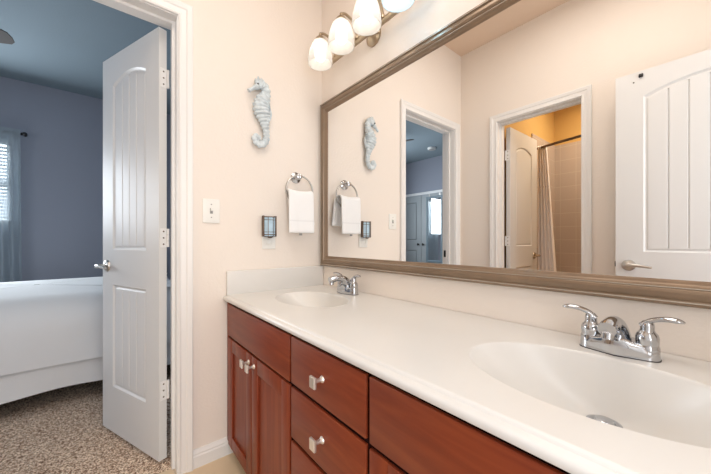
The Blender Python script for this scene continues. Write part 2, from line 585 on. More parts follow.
# ------------------------------------------------------------------ doors
def door(name, label, f0, d, w, z0, z1, panels, th=0.035, material='door', s_in=0.117, ngr=3, arch=0.04, plank=True):
    """panels: list of (zb, zt_end, arched).  Local frame: x along the leaf, y = face normal, z up."""
    d = Vector((d[0], d[1], 0)).normalized()
    n = Vector((-d.y, d.x, 0))
    mtx = Matrix(((d.x, n.x, 0, f0[0]), (d.y, n.y, 0, f0[1]), (0, 0, 1, 0), (0, 0, 0, 1)))
    s0, s1 = s_in, w - s_in
    sc, hw = (s0 + s1) / 2, (s1 - s0) / 2
    NS = 24

    def top(s, zt, arched):
        return zt + (arch * (1 - ((s - sc) / hw) ** 2) if arched else 0)

    def ring(de, y, zb, zt, ar):
        a, b = s0 + de, s1 - de
        pts = [(a, y, zb + de), (b, y, zb + de)]
        for i in range(NS + 1):
            u = 1 - i / NS
            s = a + (b - a) * u
            pts.append((s, y, top(s0 + (s1 - s0) * u, zt, ar) - de))
        return pts

    m = MB()
    for side in (0, 1):
        tb = bmesh.new()
        sg = 1 if side == 0 else -1
        base = 0.0 if side == 0 else -th
        loops = [[(0, base, z0), (w, base, z0), (w, base, z1), (0, base, z1)]]
        for zb, zt, ar in panels:
            loops.append(ring(0, base, zb, zt, ar))
        es = []
        for lp in loops:
            vs = [tb.verts.new(p) for p in lp]
            es += [tb.edges.new((vs[i], vs[(i + 1) % len(vs)])) for i in range(len(vs))]
        bmesh.ops.triangle_fill(tb, use_beauty=True, use_dissolve=False, edges=es, normal=(0, sg, 0))
        # drop faces inside the panel outlines
        kill = []
        for f in tb.faces:
            c = f.calc_center_median()
            for zb, zt, ar in panels:
                if s0 < c.x < s1 and zb < c.z < top(c.x, zt, ar) - 1e-5:
                    kill.append(f)
                    break
        bmesh.ops.delete(tb, geom=kill, context='FACES')
        for f in tb.faces:
            f.normal_update()
            if f.normal.y * sg < 0:
                f.normal_flip()
        m.merge(tb)
        for zb, zt, ar in panels:
            steps = [(0, 0), (0.003, -0.003), (0.008, -0.008), (0.013, -0.009), (0.020, -0.005), (0.024, -0.0045)]
            rr = [ring(de, base + sg * y, zb, zt, ar) for de, y in steps]
            m.rings(rr)
            de, yd = steps[-1]
            a, b = s0 + de, s1 - de
            S_ = [a + (b - a) * i / NS for i in range(NS + 1)]
            prof = {round(s, 6): yd for s in S_}
            if plank:
                for g in range(1, ngr + 1):
                    gs = a + (b - a) * g / (ngr + 1)
                    for ds, dy in ((-0.0045, yd), (0, yd - 0.006), (0.0045, yd)):
                        prof[round(gs + ds, 6)] = dy
                    for k in list(prof):
                        if 1e-4 < abs(k - gs) < 0.0044:
                            del prof[k]
            ss = sorted(prof)
            bot, tp = [], []
            for s in ss:
                u = (s - a) / (b - a)
                bot.append((s, base + sg * prof[s], zb + de))
                tp.append((s, base + sg * prof[s], top(s0 + (s1 - s0) * u, zt, ar) - de))
            m.rings([bot, tp], closed=False)
    # edges
    e = MB()
    tb = bmesh.new()
    c = [tb.verts.new(p) for p in ((0, 0, z0), (w, 0, z0), (w, 0, z1), (0, 0, z1), (0, -th, z0), (w, -th, z0), (w, -th, z1), (0, -th, z1))]
    for q in ((0, 4, 5, 1), (1, 5, 6, 2), (2, 6, 7, 3), (3, 7, 4, 0)):
        tb.faces.new([c[i] for i in q])
    bmesh.ops.recalc_face_normals(tb, faces=tb.faces)
    m.merge(tb)
    bmesh.ops.remove_doubles(m.bm, verts=m.bm.verts, dist=1e-5)
    bmesh.ops.recalc_face_normals(m.bm, faces=m.bm.faces)
    bmesh.ops.transform(m.bm, matrix=mtx, verts=m.bm.verts)
    o = struct(m.out(name, M[material], angle=18), label, 'door')
    return o, mtx


def lever(mtx, s, z, sgn, th, metal, parent, direction=1, label=None):
    """lever handle on one or both faces; direction = +1 points to larger s."""
    for face in sgn:
        m = MB()
        y0 = 0.0 if face > 0 else -th
        m.lathe([(0.0325, 0), (0.0325, 0.004), (0.029, 0.009), (0.018, 0.013), (0.011, 0.018), (0.0105, 0.042)], (s, y0, z), (0, face, 0), 24)
        p = [(s - 0.004 * direction, y0 + face * 0.045, z), (s + 0.018 * direction, y0 + face * 0.052, z + 0.002), (s + 0.050 * direction, y0 + face * 0.054, z + 0.001),
             (s + 0.080 * direction, y0 + face * 0.052, z - 0.003), (s + 0.105 * direction, y0 + face * 0.050, z - 0.006)]
        p = smooth_path(p, 5)
        k = len(p)
        m.tube(p, [0.012 - 0.006 * i / (k - 1) for i in range(k)], 12)
        o = m.out('door_handle', metal, parent, mtx=mtx)
        if label:
            o['label'] = label


def hinges(mtx, zs, parent, th):
    for z in zs:
        m = MB()
        m.box(-0.0015, 0.001, -th + 0.002, -0.006, z - 0.045, z + 0.045)
        for q in range(3):
            m.lathe([(0.006, 0), (0.006, 0.028)], (-0.004, -th - 0.004, z - 0.043 + q * 0.029), (0, 0, 1), 10)
        h = m.out('hinge', M['trim'], parent, mtx=mtx)
        for dz in (-0.03, 0, 0.03):
            MB().lathe([(0.004, 0), (0.003, 0.0012)], (-0.0015, -th * 0.5 - 0.003, z + dz), (-1, 0, 0), 8).out('screw', M['bronze'], h, mtx=mtx)


# bedroom door, open into the bedroom
A = R(69.1)
d1, mx1 = door('door_1', 'white bedroom door standing open, arched plank panel above a square one', (-0.1118, -0.8285), (-sin(A), -cos(A)), 0.571, 0.02, 2.05,
               [(1.004, 1.888, True), (0.266, 0.815, False)], s_in=0.117)
lever(mx1, 0.515, 0.915, (1, -1), 0.035, M['nickel'], d1, direction=-1, label='small metal lever handle')
hinges(mx1, (1.82, 1.065, 0.345), d1, 0.035)
# tub room door
d2v = Vector((0.02, -1.0, 0)).normalized()
d2, mx2 = door('door_2', 'white tub room door standing open beside the shower curtain, seen in the mirror', (0.385, -1.700), d2v, 0.56, 0.02, 2.04,
               [(1.004, 1.868, True), (0.266, 0.815, False)], s_in=0.115, ngr=0, plank=False)
lever(mx2, 0.495, 0.91, (1, -1), 0.035, M['antique'], d2, direction=-1, label='small brass-toned door handle')
hinges(mx2, (1.80, 1.05, 0.30), d2, 0.035)
# entry door, folded back along the front wall
d3, mx3 = door('door_3', 'white entry door folded back against the wall, seen at the right of the mirror', (1.139, -1.4175), (1, 0), 0.762, 0.02, 2.05,
               [(0.986, 1.900, True), (0.266, 0.80, False)], s_in=0.125, ngr=5, arch=0.055)
lever(mx3, 0.061, 0.905, (1, -1), 0.035, M['nickel'], d3, direction=1, label='satin metal lever handle on a round rose')
MB().box(-0.006, 0.001, -0.026, -0.010, 0.893, 0.925, 0.001).out('latch', M['black'], d3, mtx=mx3)
m = MB().box(0.105, 0.125, 0, 0.010, 2.012, 2.032, 0.003).box(0.08, 0.086, 0, 0.003, 1.99, 1.996)
m.out('bumper', M['black'], d3, mtx=mx3)['label'] = 'small dark bumper near the top edge'
# closet doors in the bedroom
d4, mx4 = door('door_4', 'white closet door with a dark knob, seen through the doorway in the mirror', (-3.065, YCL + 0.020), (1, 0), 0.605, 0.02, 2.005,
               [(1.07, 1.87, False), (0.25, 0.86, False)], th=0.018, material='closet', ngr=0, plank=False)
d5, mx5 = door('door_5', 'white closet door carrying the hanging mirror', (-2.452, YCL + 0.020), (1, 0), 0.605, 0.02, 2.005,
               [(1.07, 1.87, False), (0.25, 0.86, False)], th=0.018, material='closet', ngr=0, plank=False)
for dd, mm, s in ((d4, mx4, 0.542), (d5, mx5, 0.056)):
    MB().lathe([(0.012, 0), (0.010, 0.012), (0.022, 0.020), (0.024, 0.030), (0.016, 0.038)], (s, 0, 0.98), (0, 1, 0), 16).out('knob', M['black'], dd, mtx=mm)['label'] = 'round black knob'
mapC = lambda s, t, z: (s, YCL + t, z)
casing(mapC, -3.07, -1.84, 2.01, 'trim_10', 'white casing around the closet doors', 0.055)

# ------------------------------------------------------------------ bedroom window, blind, curtain
y0, y1, z0, z1 = WIN
m = MB()
for a in ((y0, y0 + 0.04, z0, z1), (y1 - 0.04, y1, z0, z1), (y0, y1, z0, z0 + 0.04), (y0, y1, z1 - 0.04, z1), (y0, y1, (z0 + z1) / 2 - 0.02, (z0 + z1) / 2 + 0.02)):
    m.box(XBK - 0.10, XBK - 0.06, *a)
wn = struct(m.out('window_1', M['trim']), 'bedroom window behind the white blind', 'window')
MB().box(XBK - 0.082, XBK - 0.078, y0 + 0.04, y1 - 0.04, z0 + 0.04, z1 - 0.04).out('pane', M['glass'], wn)
wb = thing('window_blind', (XBK - 0.03, (y0 + y1) / 2, z0), 'white horizontal blind in the bedroom window behind the sheer curtain', 'blind')
MB().box(XBK - 0.052, XBK - 0.008, y0 + 0.02, y1 - 0.02, z1 - 0.05, z1 - 0.003, 0.003).out('head_rail', M['blind'], wb)
m = MB()
zz = z0 + 0.04
while zz < z1 - 0.07:
    m.box(XBK - 0.053, XBK - 0.007, y0 + 0.022, y1 - 0.022, -0.0012, 0.0012,
          mtx=Matrix.Translation((XBK - 0.03, 0, zz)) @ Matrix.Rotation(R(38), 4, 'Y') @ Matrix.Translation((-(XBK - 0.03), 0, 0)))
    zz += 0.036
m.out('slats', M['blind'], wb)
MB().box(XBK - 0.045, XBK - 0.015, y0 + 0.022, y1 - 0.022, z0 + 0.004, z0 + 0.022, 0.003).out('bottom_rail', M['blind'], wb)

XCU = XBK + 0.085
rod = thing('curtain_rod', (XCU, -2.46, 2.15), 'dark curtain rod with ball ends above the bedroom window', 'curtain rod')
MB().tube([(XCU, -3.24, 2.16), (XCU, -1.70, 2.16)], 0.009, 12).out('rod', M['black'], rod)
for y, s in ((-3.24, -1), (-1.70, 1)):
    MB().lathe([(0.009, 0), (0.016, 0.004), (0.012, 0.010), (0.020, 0.020), (0.024, 0.032), (0.018, 0.045), (0.006, 0.050)], (XCU, y, 2.16), (0, s, 0), 16).out('finial', M['black'], rod)
for y in (-3.2, -1.735):
    MB().box(XBK, XCU + 0.01, y - 0.006, y + 0.006, 2.148, 2.154).box(XBK, XBK + 0.004, y - 0.012, y + 0.012, 2.12, 2.18).out('bracket', M['black'], rod)
random.seed(4)
for nm, ya, yb, lab in (('sheer_curtain', -2.30, -1.70, 'sheer blue-grey curtain panel beside the bed at the near end of the bedroom window'), ('sheer_curtain', -3.22, -2.62, 'sheer blue-grey curtain panel at the far end of the bedroom window')):
    NU, NV = 90, 14
    rr = []
    for j in range(NV + 1):
        v = j / NV
        z = 2.20 - v * 2.17
        row = []
        for i in range(NU + 1):
            u = i / NU
            amp = 0.014 + 0.014 * min(1, v * 3)
            y = ya + (yb - ya) * u
            y += 0.03 * v * (u - 0.5)
            x = XCU + (0 if v > 0.03 else 0) + amp * sin(u * 2 * pi * 9 + 0.5 * sin(v * 3)) + 0.006 * sin(u * 40 + v * 4)
            if j in (0, 1):
                x = XCU + 0.012 * (1 if j == 0 else 0.9) * 1.0
            row.append((x, y, z))
        rr.append(row)
    tag(MB().rings(rr, closed=False).out(nm, M['sheer'], angle=180), lab, 'curtain', 'sheer curtains at the bedroom window')

# ------------------------------------------------------------------ bed
bed = thing('bed', (-1.84, -1.45, 0), 'low bed with a hanging white skirt, behind the open bedroom door', 'bed')
BX0, BX1, BY0, BY1 = -2.60, -1.095, -2.45, -0.42
m = MB().box(BX0 + 0.06, BX1 - 0.06, BY0 + 0.06, BY1 - 0.02, 0.10, 0.33)
for x in (BX0 + 0.12, BX1 - 0.12):
    for y in (BY0 + 0.12, BY1 - 0.12):
        m.box(x - 0.03, x + 0.03, y - 0.03, y + 0.03, 0, 0.10)
m.out('base', M['bedbase'], bed)
MB().box(BX0 + 0.07, BX1 - 0.07, BY0 + 0.07, BY1 - 0.06, 0.335, 0.60, 0.13, 5).out('mattress', M['mattress'], bed)


def drape(x0, x1, ya, yb, ztop, zhem, r, wave, thick_fold=0.0, phase=0.0, top=True, hemfn=None):
    """cloth over a box: rounded top rim, hanging sides on x1, x0 and ya."""
    path = [(x1, yb), (x1, ya), (x0, ya), (x0, yb), (x1, yb)]
    pts = []
    step = 0.03
    for (ax, ay), (bx_, by_) in zip(path, path[1:]):
        L = math.hypot(bx_ - ax, by_ - ay)
        n = max(2, int(L / step))
        for i in range(n):
            t = i / n
            pts.append((ax + (bx_ - ax) * t, ay + (by_ - ay) * t))
    cx, cy = (x0 + x1) / 2, (ya + yb) / 2
    NP = len(pts)
    nor = []
    for i in range(len(pts)):
        a, b = pts[(i - 2) % NP], pts[(i + 2) % NP]
        tx, ty = b[0] - a[0], b[1] - a[1]
        l = math.hypot(tx, ty)
        nn = Vector((ty / l, -tx / l))
        if nn.dot(Vector((pts[i][0] - cx, pts[i][1] - cy))) < 0:
            nn = -nn
        nor.append(nn)
    rings_ = []
    levels = []
    if top:
        for k in range(11):
            a = (pi / 2) * k / 10
            levels.append((-r + r * sin(a), ztop - r + r * cos(a), 0))
    nlev = 10
    zs = ztop - r if top else ztop
    for k in range(1, nlev + 1):
        levels.append((0, None, k / nlev))
    for off, z, h in levels:
        row = []
        s = 0
        for i, (p, nn) in enumerate(zip(pts, nor)):
            if i:
                s += math.hypot(p[0] - pts[i - 1][0], p[1] - pts[i - 1][1])
            hem = zhem + (hemfn(s) if hemfn else 0)
            zz = z if z is not None else zs + (hem - zs) * h
            o = off + wave * h * (sin(s * 5.1 + phase) * 0.5 + sin(s * 11.7 + 1.3 + phase) * 0.35) + thick_fold * h
            row.append((p[0] + nn.x * o, p[1] + nn.y * o, zz))
        rings_.append(row)
    m = MB()
    if top:
        c = Vector((cx, cy, ztop))
        inner = [tuple(Vector(p).lerp(c, 0.5) + Vector((0, 0, 0.012))) for p in rings_[0]]
        inner2 = [tuple(Vector(p).lerp(c, 0.98) + Vector((0, 0, 0.015))) for p in rings_[0]]
        m.rings([inner2, inner] + rings_, closed=True)
    else:
        m.rings(rings_, closed=True)
    return m


sk = drape(BX0 + 0.02, BX1 - 0.002, BY0 + 0.02, BY1, 0.335, 0.115, 0.03, 0.024, 0.016, 0.7, top=False, hemfn=lambda s: 0.008 * sin(s * 3.2) + 0.005 * sin(s * 9))
sk.out('bed_skirt', M['bedding'], bed, angle=180)
bs = drape(BX0, BX1 + 0.01, BY0, BY1, 0.695, 0.285, 0.22, 0.016, 0.020, 0.0, hemfn=lambda s: 0.007 * sin(s * 4 + 1))
tag(bs.out('bedspread', M['bedding'], angle=180), 'plain white bedspread hanging over the side of the bed', 'bedspread')

# ------------------------------------------------------------------ ceiling fan, smoke alarm, hanging mirror
FX, FY = -1.75, -2.10
fan = thing('ceiling_fan', (FX, FY, ZB), 'dark ceiling fan with broad blades over the bed', 'ceiling fan')
MB().lathe([(0.065, 0), (0.060, -0.03), (0.03, -0.055), (0.014, -0.06)], (FX, FY, ZB)).out('canopy', M['fanmetal'], fan)
MB().tube([(FX, FY, ZB - 0.05), (FX, FY, ZB - 0.20)], 0.012, 12).out('downrod', M['fanmetal'], fan)
MB().lathe([(0.03, -0.18), (0.09, -0.20), (0.10, -0.24), (0.10, -0.28), (0.07, -0.31), (0.05, -0.33), (0.02, -0.335)], (FX, FY, ZB)).out('motor', M['fanmetal'], fan)
for k in range(4):
    a = R(73 + 90 * k)
    mt = Matrix.Translation((FX, FY, ZB - 0.285)) @ Matrix.Rotation(a, 4, 'Z') @ Matrix.Rotation(R(-14), 4, 'X')
    out = [(0.14, -0.05), (0.30, -0.062), (0.52, -0.068), (0.575, -0.062), (0.60, -0.040), (0.607, 0.0), (0.60, 0.040), (0.575, 0.062), (0.52, 0.068), (0.30, 0.062), (0.14, 0.05)]
    b = MB().poly([(x, y, 0) for x, y in out], (0, 0, 0.007)).out('blade', M['fanblade'], fan, mtx=mt)
    MB().box(0.06, 0.22, -0.018, 0.018, 0.007, 0.012, 0.002).out('bracket', M['fanmetal'], b, mtx=mt)
sd = thing('smoke_detector', (-1.80, -3.55, ZB), 'round white smoke detector on the bedroom ceiling, seen in the mirror', 'smoke detector')
MB().lathe([(0.075, 0), (0.075, -0.012), (0.066, -0.032), (0.035, -0.040)], (-1.80, -3.55, ZB), seg=28).out('housing', M['plastic'], sd)
MB().lathe([(0.058, -0.034), (0.056, -0.040), (0.045, -0.042)], (-1.80, -3.55, ZB), seg=28).out('vent_ring', M['slot'], sd)

hm = thing('hanging_mirror', (-2.12, YCL + 0.03, 0.62), 'tall narrow mirror in a grey-blue frame hung on a bedroom closet door', 'mirror')
hy = YCL + 0.023


def rect_frame(x0, x1, z0, z1, prof, mapf):
    rr = [[mapf(x0 + w, t, z0 + w), mapf(x1 - w, t, z0 + w), mapf(x1 - w, t, z1 - w), mapf(x0 + w, t, z1 - w)] for w, t in prof]
    return MB().rings(rr, closed=True)


M['greyframe'] = mat('grey_blue_frame_paint', (0.16, 0.22, 0.26), 0.4)
rect_frame(-2.315, -1.925, 0.622, 1.951, [(0, 0), (0, 0.018), (0.012, 0.022), (0.030, 0.020), (0.042, 0.012), (0.042, 0)], lambda s, t, z: (s, hy + t, z)).out('frame', M['greyframe'], hm, angle=20)
MB().box(-2.277, -1.963, hy + 0.001, hy + 0.008, 0.66, 1.913).out('glass', M['mirror'], hm)
for xh in (-2.245, -1.995):
    MB().box(xh - 0.01, xh + 0.01, hy - 0.002, hy + 0.001, 1.94, 2.012).out('hanger', M['nickel'], hm)

# ------------------------------------------------------------------ tub room: shower rod and curtain
ry = -2.43
rd = thing('shower_rod', (1.1, ry, 2.0), 'dark curved shower curtain rod, seen in the mirror', 'curtain rod')
pts = [(XTL + 0.002 + (XR - XTL - 0.004) * t, ry + 0.17 * sin(pi * t), 2.0) for t in [i / 24 for i in range(25)]]
MB().tube(pts, 0.0125, 12).out('rod', M['bronze'], rd)
for p, ax in ((pts[0], 1), (pts[-1], -1)):
    MB().lathe([(0.032, 0), (0.030, 0.008), (0.016, 0.014)], p, (ax, 0, 0), 20).out('flange', M['bronze'], rd)
NU, NV = 70, 22
rr = []
for j in range(NV + 1):
    v = j / NV
    row = []
    wid = 0.075 + 0.115 * v
    for i in range(NU + 1):
        u = i / NU
        x = 0.356 + wid * u
        am = 0.013 + 0.014 * v
        y = ry + 0.02 + am * sin(u * 2 * pi * 4.5 + 0.6 * v) + 0.006 * sin(u * 25)
        row.append((x, y, 2.018 - v * 1.765))
    rr.append(row)
sc_ = tag(MB().rings(rr, closed=False).out('shower_curtain', M['cloth'], angle=180), 'off-white shower curtain bunched at the end of its rod beside the tub room door', 'shower curtain')
md = sc_.modifiers.new('thick', 'SOLIDIFY')
md.thickness = 0.0025
# seam band across the curtain
band = []
for v in (0.235, 0.243):
    row = []
    wid = 0.075 + 0.115 * v
    for i in range(NU + 1):
        u = i / NU
        x = 0.356 + wid * u
        am = 0.013 + 0.014 * v
        y = ry + 0.02 + am * sin(u * 2 * pi * 4.5 + 0.6 * v) + 0.006 * sin(u * 25) + 0.003
        row.append((x, y, 2.018 - v * 1.765))
    band.append(row)
M['seam'] = mat('grey_seam_stitching', (0.36, 0.31, 0.30), 0.9)
sb = MB().rings(band, closed=False).out('seam', M['seam'], sc_, angle=180)

# ------------------------------------------------------------------ vanity cabinets
CF = -0.562           # face of doors and drawer fronts
FF = -0.551           # face frame
ZCT = 0.7862          # counter top surface


def shaker(m, x0, x1, z0, z1, st=0.058):
    """frame-and-panel front: stiles, rails and a recessed panel in one mesh"""
    y0, y1 = FF - 0.0015, CF
    m.box(x0, x0 + st, y1, y0, z0, z1, 0.0018)
    m.box(x1 - st, x1, y1, y0, z0, z1, 0.0018)
    m.box(x0 + st, x1 - st, y1, y0, z0, z0 + st, 0.0018)
    m.box(x0 + st, x1 - st, y1, y0, z1 - st, z1, 0.0018)
    m.box(x0 + st - 0.003, x1 - st + 0.003, y1 + 0.0085, y0, z0 + st - 0.003, z1 - st + 0.003)
    return m


def knob(x, z, parent, label=None):
    m = MB()
    y = CF
    m.lathe([(0.0105, -0.001), (0.0095, 0.002), (0.0060, 0.006), (0.0050, 0.020), (0.0065, 0.026)], (x, y, z), (0, -1, 0), 16)
    w, h = 0.0125, 0.0155
    rr = []
    for yy, k in ((0.024, 0.75), (0.027, 1.0), (0.0315, 1.0), (0.034, 0.92)):
        rr.append([(x - w * k, y - yy, z - h * k), (x + w * k, y - yy, z - h * k), (x + w * k, y - yy, z + h * k), (x - w * k, y - yy, z + h * k)])
    m.rings(rr, True, True, True)
    return m.out('knob', M['pull'], parent)


def carcass(x0, x1, parent, open_left=False):
    m = MB()
    m.box(x0, x0 + 0.016, FF + 0.02, -0.004, 0.072, 0.757)
    m.box(x1 - 0.016, x1, FF + 0.02, -0.004, 0.072, 0.757)
    m.box(x0, x1, FF + 0.02, -0.004, 0.072, 0.088)
    m.box(x0, x1, -0.010, -0.004, 0.088, 0.757)
    m.box(x0, x1, FF, FF + 0.02, 0.072, 0.757)              # face frame
    m.box(x0, x1, -0.49, -0.004, 0, 0.072)                  # toe kick plinth
    return m.out('body', M['woodshade'], parent)


def front(name, x0, x1, z0, z1, parent):
    return MB().box(x0, x1, CF, FF - 0.0015, z0, z1, 0.0022).out(name, M['woodh'], parent)


cb1 = thing('sink_cabinet', (0.355, -0.28, 0), 'cherry sink cabinet with two panelled doors in the corner, below the far sink', 'cabinet', 'vanity cabinets')
carcass(0.008, 0.674, cb1)
MB().box(0.008, 0.030, CF + 0.004, FF - 0.001, 0.072, 0.757, 0.001).out('filler_strip', M['woodv'], cb1)
front('false_front', 0.034, 0.669, 0.594, 0.745, cb1)
o = shaker(MB(), 0.036, 0.336, 0.066, 0.584).out('door', M['woodv'], cb1)
knob(0.309, 0.548, o)
o = shaker(MB(), 0.341, 0.669, 0.066, 0.584).out('door', M['woodv'], cb1)
knob(0.368, 0.548, o)
cb2 = thing('drawer_cabinet', (0.862, -0.28, 0), 'cherry drawer cabinet between the two sink cabinets', 'cabinet', 'vanity cabinets')
carcass(0.675, 1.047, cb2)
for za, zb in ((0.597, 0.745), (0.424, 0.584), (0.066, 0.411)):
    o = front('drawer', 0.681, 1.042, za, zb, cb2)
    knob(0.862, (za + zb) / 2 if za > 0.1 else 0.30, o)
cb3 = thing('sink_cabinet', (1.37, -0.28, 0), 'cherry sink cabinet nearest the viewer, with a wide plain top panel', 'cabinet', 'vanity cabinets')
carcass(1.048, 1.94, cb3)
front('false_front', 1.054, 1.690, 0.594, 0.745, cb3)
o = shaker(MB(), 1.054, 1.369, 0.066, 0.582).out('door', M['woodv'], cb3)
knob(1.338, 0.50, o)
o = shaker(MB(), 1.375, 1.690, 0.066, 0.582).out('door', M['woodv'], cb3)
knob(1.406, 0.50, o)
MB().box(1.70, 1.94, CF + 0.004, FF - 0.001, 0.072, 0.757, 0.001).out('filler_panel', M['woodv'], cb3)

# ------------------------------------------------------------------ vanity top with moulded basins
top = thing('countertop', (0.97, -0.28, 0.762), 'long white countertop with two moulded oval sinks and a low splash at the corner', 'countertop')
SINKS = ((0.355, -0.290, 0.212, 0.146), (1.400, -0.300, 0.236, 0.165))
XE = XR - 0.002
NE = 72
YB = -0.002
tb = bmesh.new()
es = []
yl = -0.552
outer = []
for i in range(41):
    outer.append((0.002 + (XE - 0.002) * i / 40, yl))
outer += [(XE, YB)]
for i in range(41):
    outer.append((XE - (XE - 0.002) * i / 40, YB))
loops = [outer[:-1] + [(0.002, YB)]]
for cx, cy, ax, ay in SINKS:
    loops.append([(cx + ax * cos(2 * pi * i / NE), cy + ay * sin(2 * pi * i / NE)) for i in range(NE)])
for lp in loops:
    vs = []
    for x, y in lp:
        if vs and (Vector((x, y, ZCT)) - vs[-1].co).length < 1e-6:
            continue
        vs.append(tb.verts.new((x, y, ZCT)))
    es += [tb.edges.new((vs[i], vs[(i + 1) % len(vs)])) for i in range(len(vs))]
bmesh.ops.triangle_fill(tb, use_beauty=True, use_dissolve=False, edges=es, normal=(0, 0, 1))
kill = [f for f in tb.faces if any(((f.calc_center_median().x - cx) / ax) ** 2 + ((f.calc_center_median().y - cy) / ay) ** 2 < 0.995 for cx, cy, ax, ay in SINKS)]
bmesh.ops.delete(tb, geom=kill, context='FACES')
for f in tb.faces:
    f.normal_update()
    if f.normal.z < 0:
        f.normal_flip()
m = MB()
m.merge(tb)
# moulded front edge
ep = [(yl, ZCT), (-0.5555, ZCT - 0.0006), (-0.5585, ZCT - 0.0030), (-0.5600, ZCT - 0.0058), (-0.5625, ZCT - 0.0068), (-0.5680, ZCT - 0.0072),
      (-0.5725, ZCT - 0.0085), (-0.5755, ZCT - 0.0115), (-0.5765, ZCT - 0.0150), (-0.5765, 0.7640), (-0.5745, 0.7615), (-0.552, 0.7615), (-0.552, 0.7655)]
m.rings([[(0.002, y, z) for y, z in ep], [(XE, y, z) for y, z in ep]], closed=False)
slab = m.out('slab', M['marble'], top, angle=40)
for cx, cy, ax, ay in SINKS:
    DEP, SH = 0.131, 0.098
    prof = [(1.0, 0), (0.994, -0.0006), (0.984, -0.0028), (0.974, -0.0068)]
    ks = [0.962, 0.945, 0.92, 0.89, 0.85, 0.80, 0.74, 0.67, 0.59, 0.50, 0.41, 0.32, 0.24, 0.18]
    prof += [(k, -0.0068 - (DEP - 0.0068) * (1 - (k / 0.974) ** 1.9)) for k in ks]
    rr = []
    for k, dz in prof:
        g = max(0, (0.974 - k) / (0.974 - 0.18))
        ccy = cy + SH * g
        rr.append([(cx + ax * k * cos(2 * pi * i / NE), ccy + ay * k * sin(2 * pi * i / NE), ZCT + dz) for i in range(NE)])
    ba = MB().rings(rr, True, False, True)
    ba = ba.out('basin', M['marble'], top, angle=60)
    dz = ZCT + prof[-1][1]
    dr = MB()
    fy = cy + SH
    dr.lathe([(0.031, 0.000), (0.031, 0.0035), (0.026, 0.005), (0.021, 0.003), (0.021, -0.001)], (cx, fy, dz), seg=32, cap0=True, cap1=False)
    dr.lathe([(0.017, 0.0005), (0.0185, 0.006), (0.016, 0.011), (0.008, 0.0135)], (cx, fy, dz), seg=24)
    dr.out('drain', M['chrome'], ba)
MB().box(0.002, 0.020, -0.562, -0.002, ZCT - 0.002, 0.9015, 0.003, 3).out('side_splash', M['marble'], top)


# ------------------------------------------------------------------ faucets
def faucet(cx, cy, label):
    z = ZCT
    f = thing('faucet', (cx, cy, z), label, 'faucet', 'chrome sink faucets')
    # base: rounded bar that rises to a saddle under the spout
    rr = []
    N = 40
    lev = [(0.0, 1.0, 1.0), (0.003, 1.0, 1.0), (0.018, 0.985, 0.965), (0.026, 0.96, 0.91), (0.030, 0.92, 0.82), (0.0315, 0.84, 0.66)]
    for dz, kx, ky in lev:
        row = []
        for i in range(N):
            a = 2 * pi * i / N
            c, s = cos(a), sin(a)
            x = 0.073 * kx * (abs(c) ** 0.55) * (1 if c >= 0 else -1)
            y = 0.0265 * ky * (abs(s) ** 0.75) * (1 if s >= 0 else -1)
            mid = math.exp(-(x / 0.026) ** 2)
            y -= 0.010 * mid * ky * (1 if s < 0 else 0) * abs(s)
            row.append((cx + x, cy + y, z + dz + 0.016 * mid * min(1, dz / 0.02)))
        rr.append(row)
    MB().rings(rr, True, True, True).out('base', M['chrome'], f, angle=50)
    gk = [[(cx + (p[0] - cx) * 1.015, cy + (p[1] - cy) * 1.03, z + h) for p in rr[0]] for h in (0.0003, 0.0019)]
    MB().rings(gk, True, True, True).out('gasket', M['black'], f)
    # spout: rises from the base and reaches over the bowl
    p = smooth_path([(cx, cy + 0.006, z + 0.016), (cx, cy - 0.002, z + 0.046), (cx, cy - 0.024, z + 0.070), (cx, cy - 0.056, z + 0.079), (cx, cy - 0.085, z + 0.078), (cx, cy - 0.106, z + 0.073)], 6)
    k = len(p)
    rad = [0.0285 - 0.0135 * min(1, i / (k * 0.55)) + 0.006 * max(0, (i / k - 0.7)) for i in range(k)]
    sp = MB().tube(p, rad, 20, up=(1, 0, 0)).out('spout', M['chrome'], f, angle=50)
    MB().lathe([(0.0115, 0), (0.0115, -0.012), (0.0095, -0.0135)], (cx, cy - 0.097, z + 0.064), (0, 0.18, 1), 20).out('aerator', M['chrome'], sp)
    MB().tube([(cx, cy + 0.021, z + 0.02), (cx, cy + 0.021, z + 0.062)], 0.0024, 8).sphere((cx, cy + 0.021, z + 0.066), 0.0055, (1, 1, 1.2), 14, 8).out('lift_rod', M['chrome'], f)
    for s in (-1, 1):
        hx = cx + s * 0.051
        h = MB().lathe([(0.0215, 0.018), (0.0212, 0.028), (0.0195, 0.033), (0.0200, 0.036), (0.0205, 0.048), (0.0185, 0.056), (0.0140, 0.061), (0.0120, 0.066), (0.0125, 0.073), (0.0115, 0.080), (0.0070, 0.085)],
                       (hx, cy, z), seg=24).out('handle', M['chrome'], f)
        q = smooth_path([(hx - s * 0.011, cy, z + 0.074, 0.0085), (hx + s * 0.004, cy - 0.001, z + 0.085, 0.0105), (hx + s * 0.018, cy - 0.003, z + 0.0915, 0.0100), (hx + s * 0.034, cy - 0.006, z + 0.0950, 0.0105),
                         (hx + s * 0.049, cy - 0.008, z + 0.0945, 0.0095), (hx + s * 0.058, cy - 0.010, z + 0.0930, 0.0040)], 6)
        MB().tube([a[:3] for a in q], [a[3] for a in q], 16, flat=0.55, up=(0, 0, 1)).out('lever', M['chrome'], h, angle=60)
    return f


faucet(1.402, -0.082, 'chrome two-lever faucet behind the large sink nearest the viewer')
faucet(0.352, -0.076, 'chrome two-lever faucet behind the far sink in the corner')

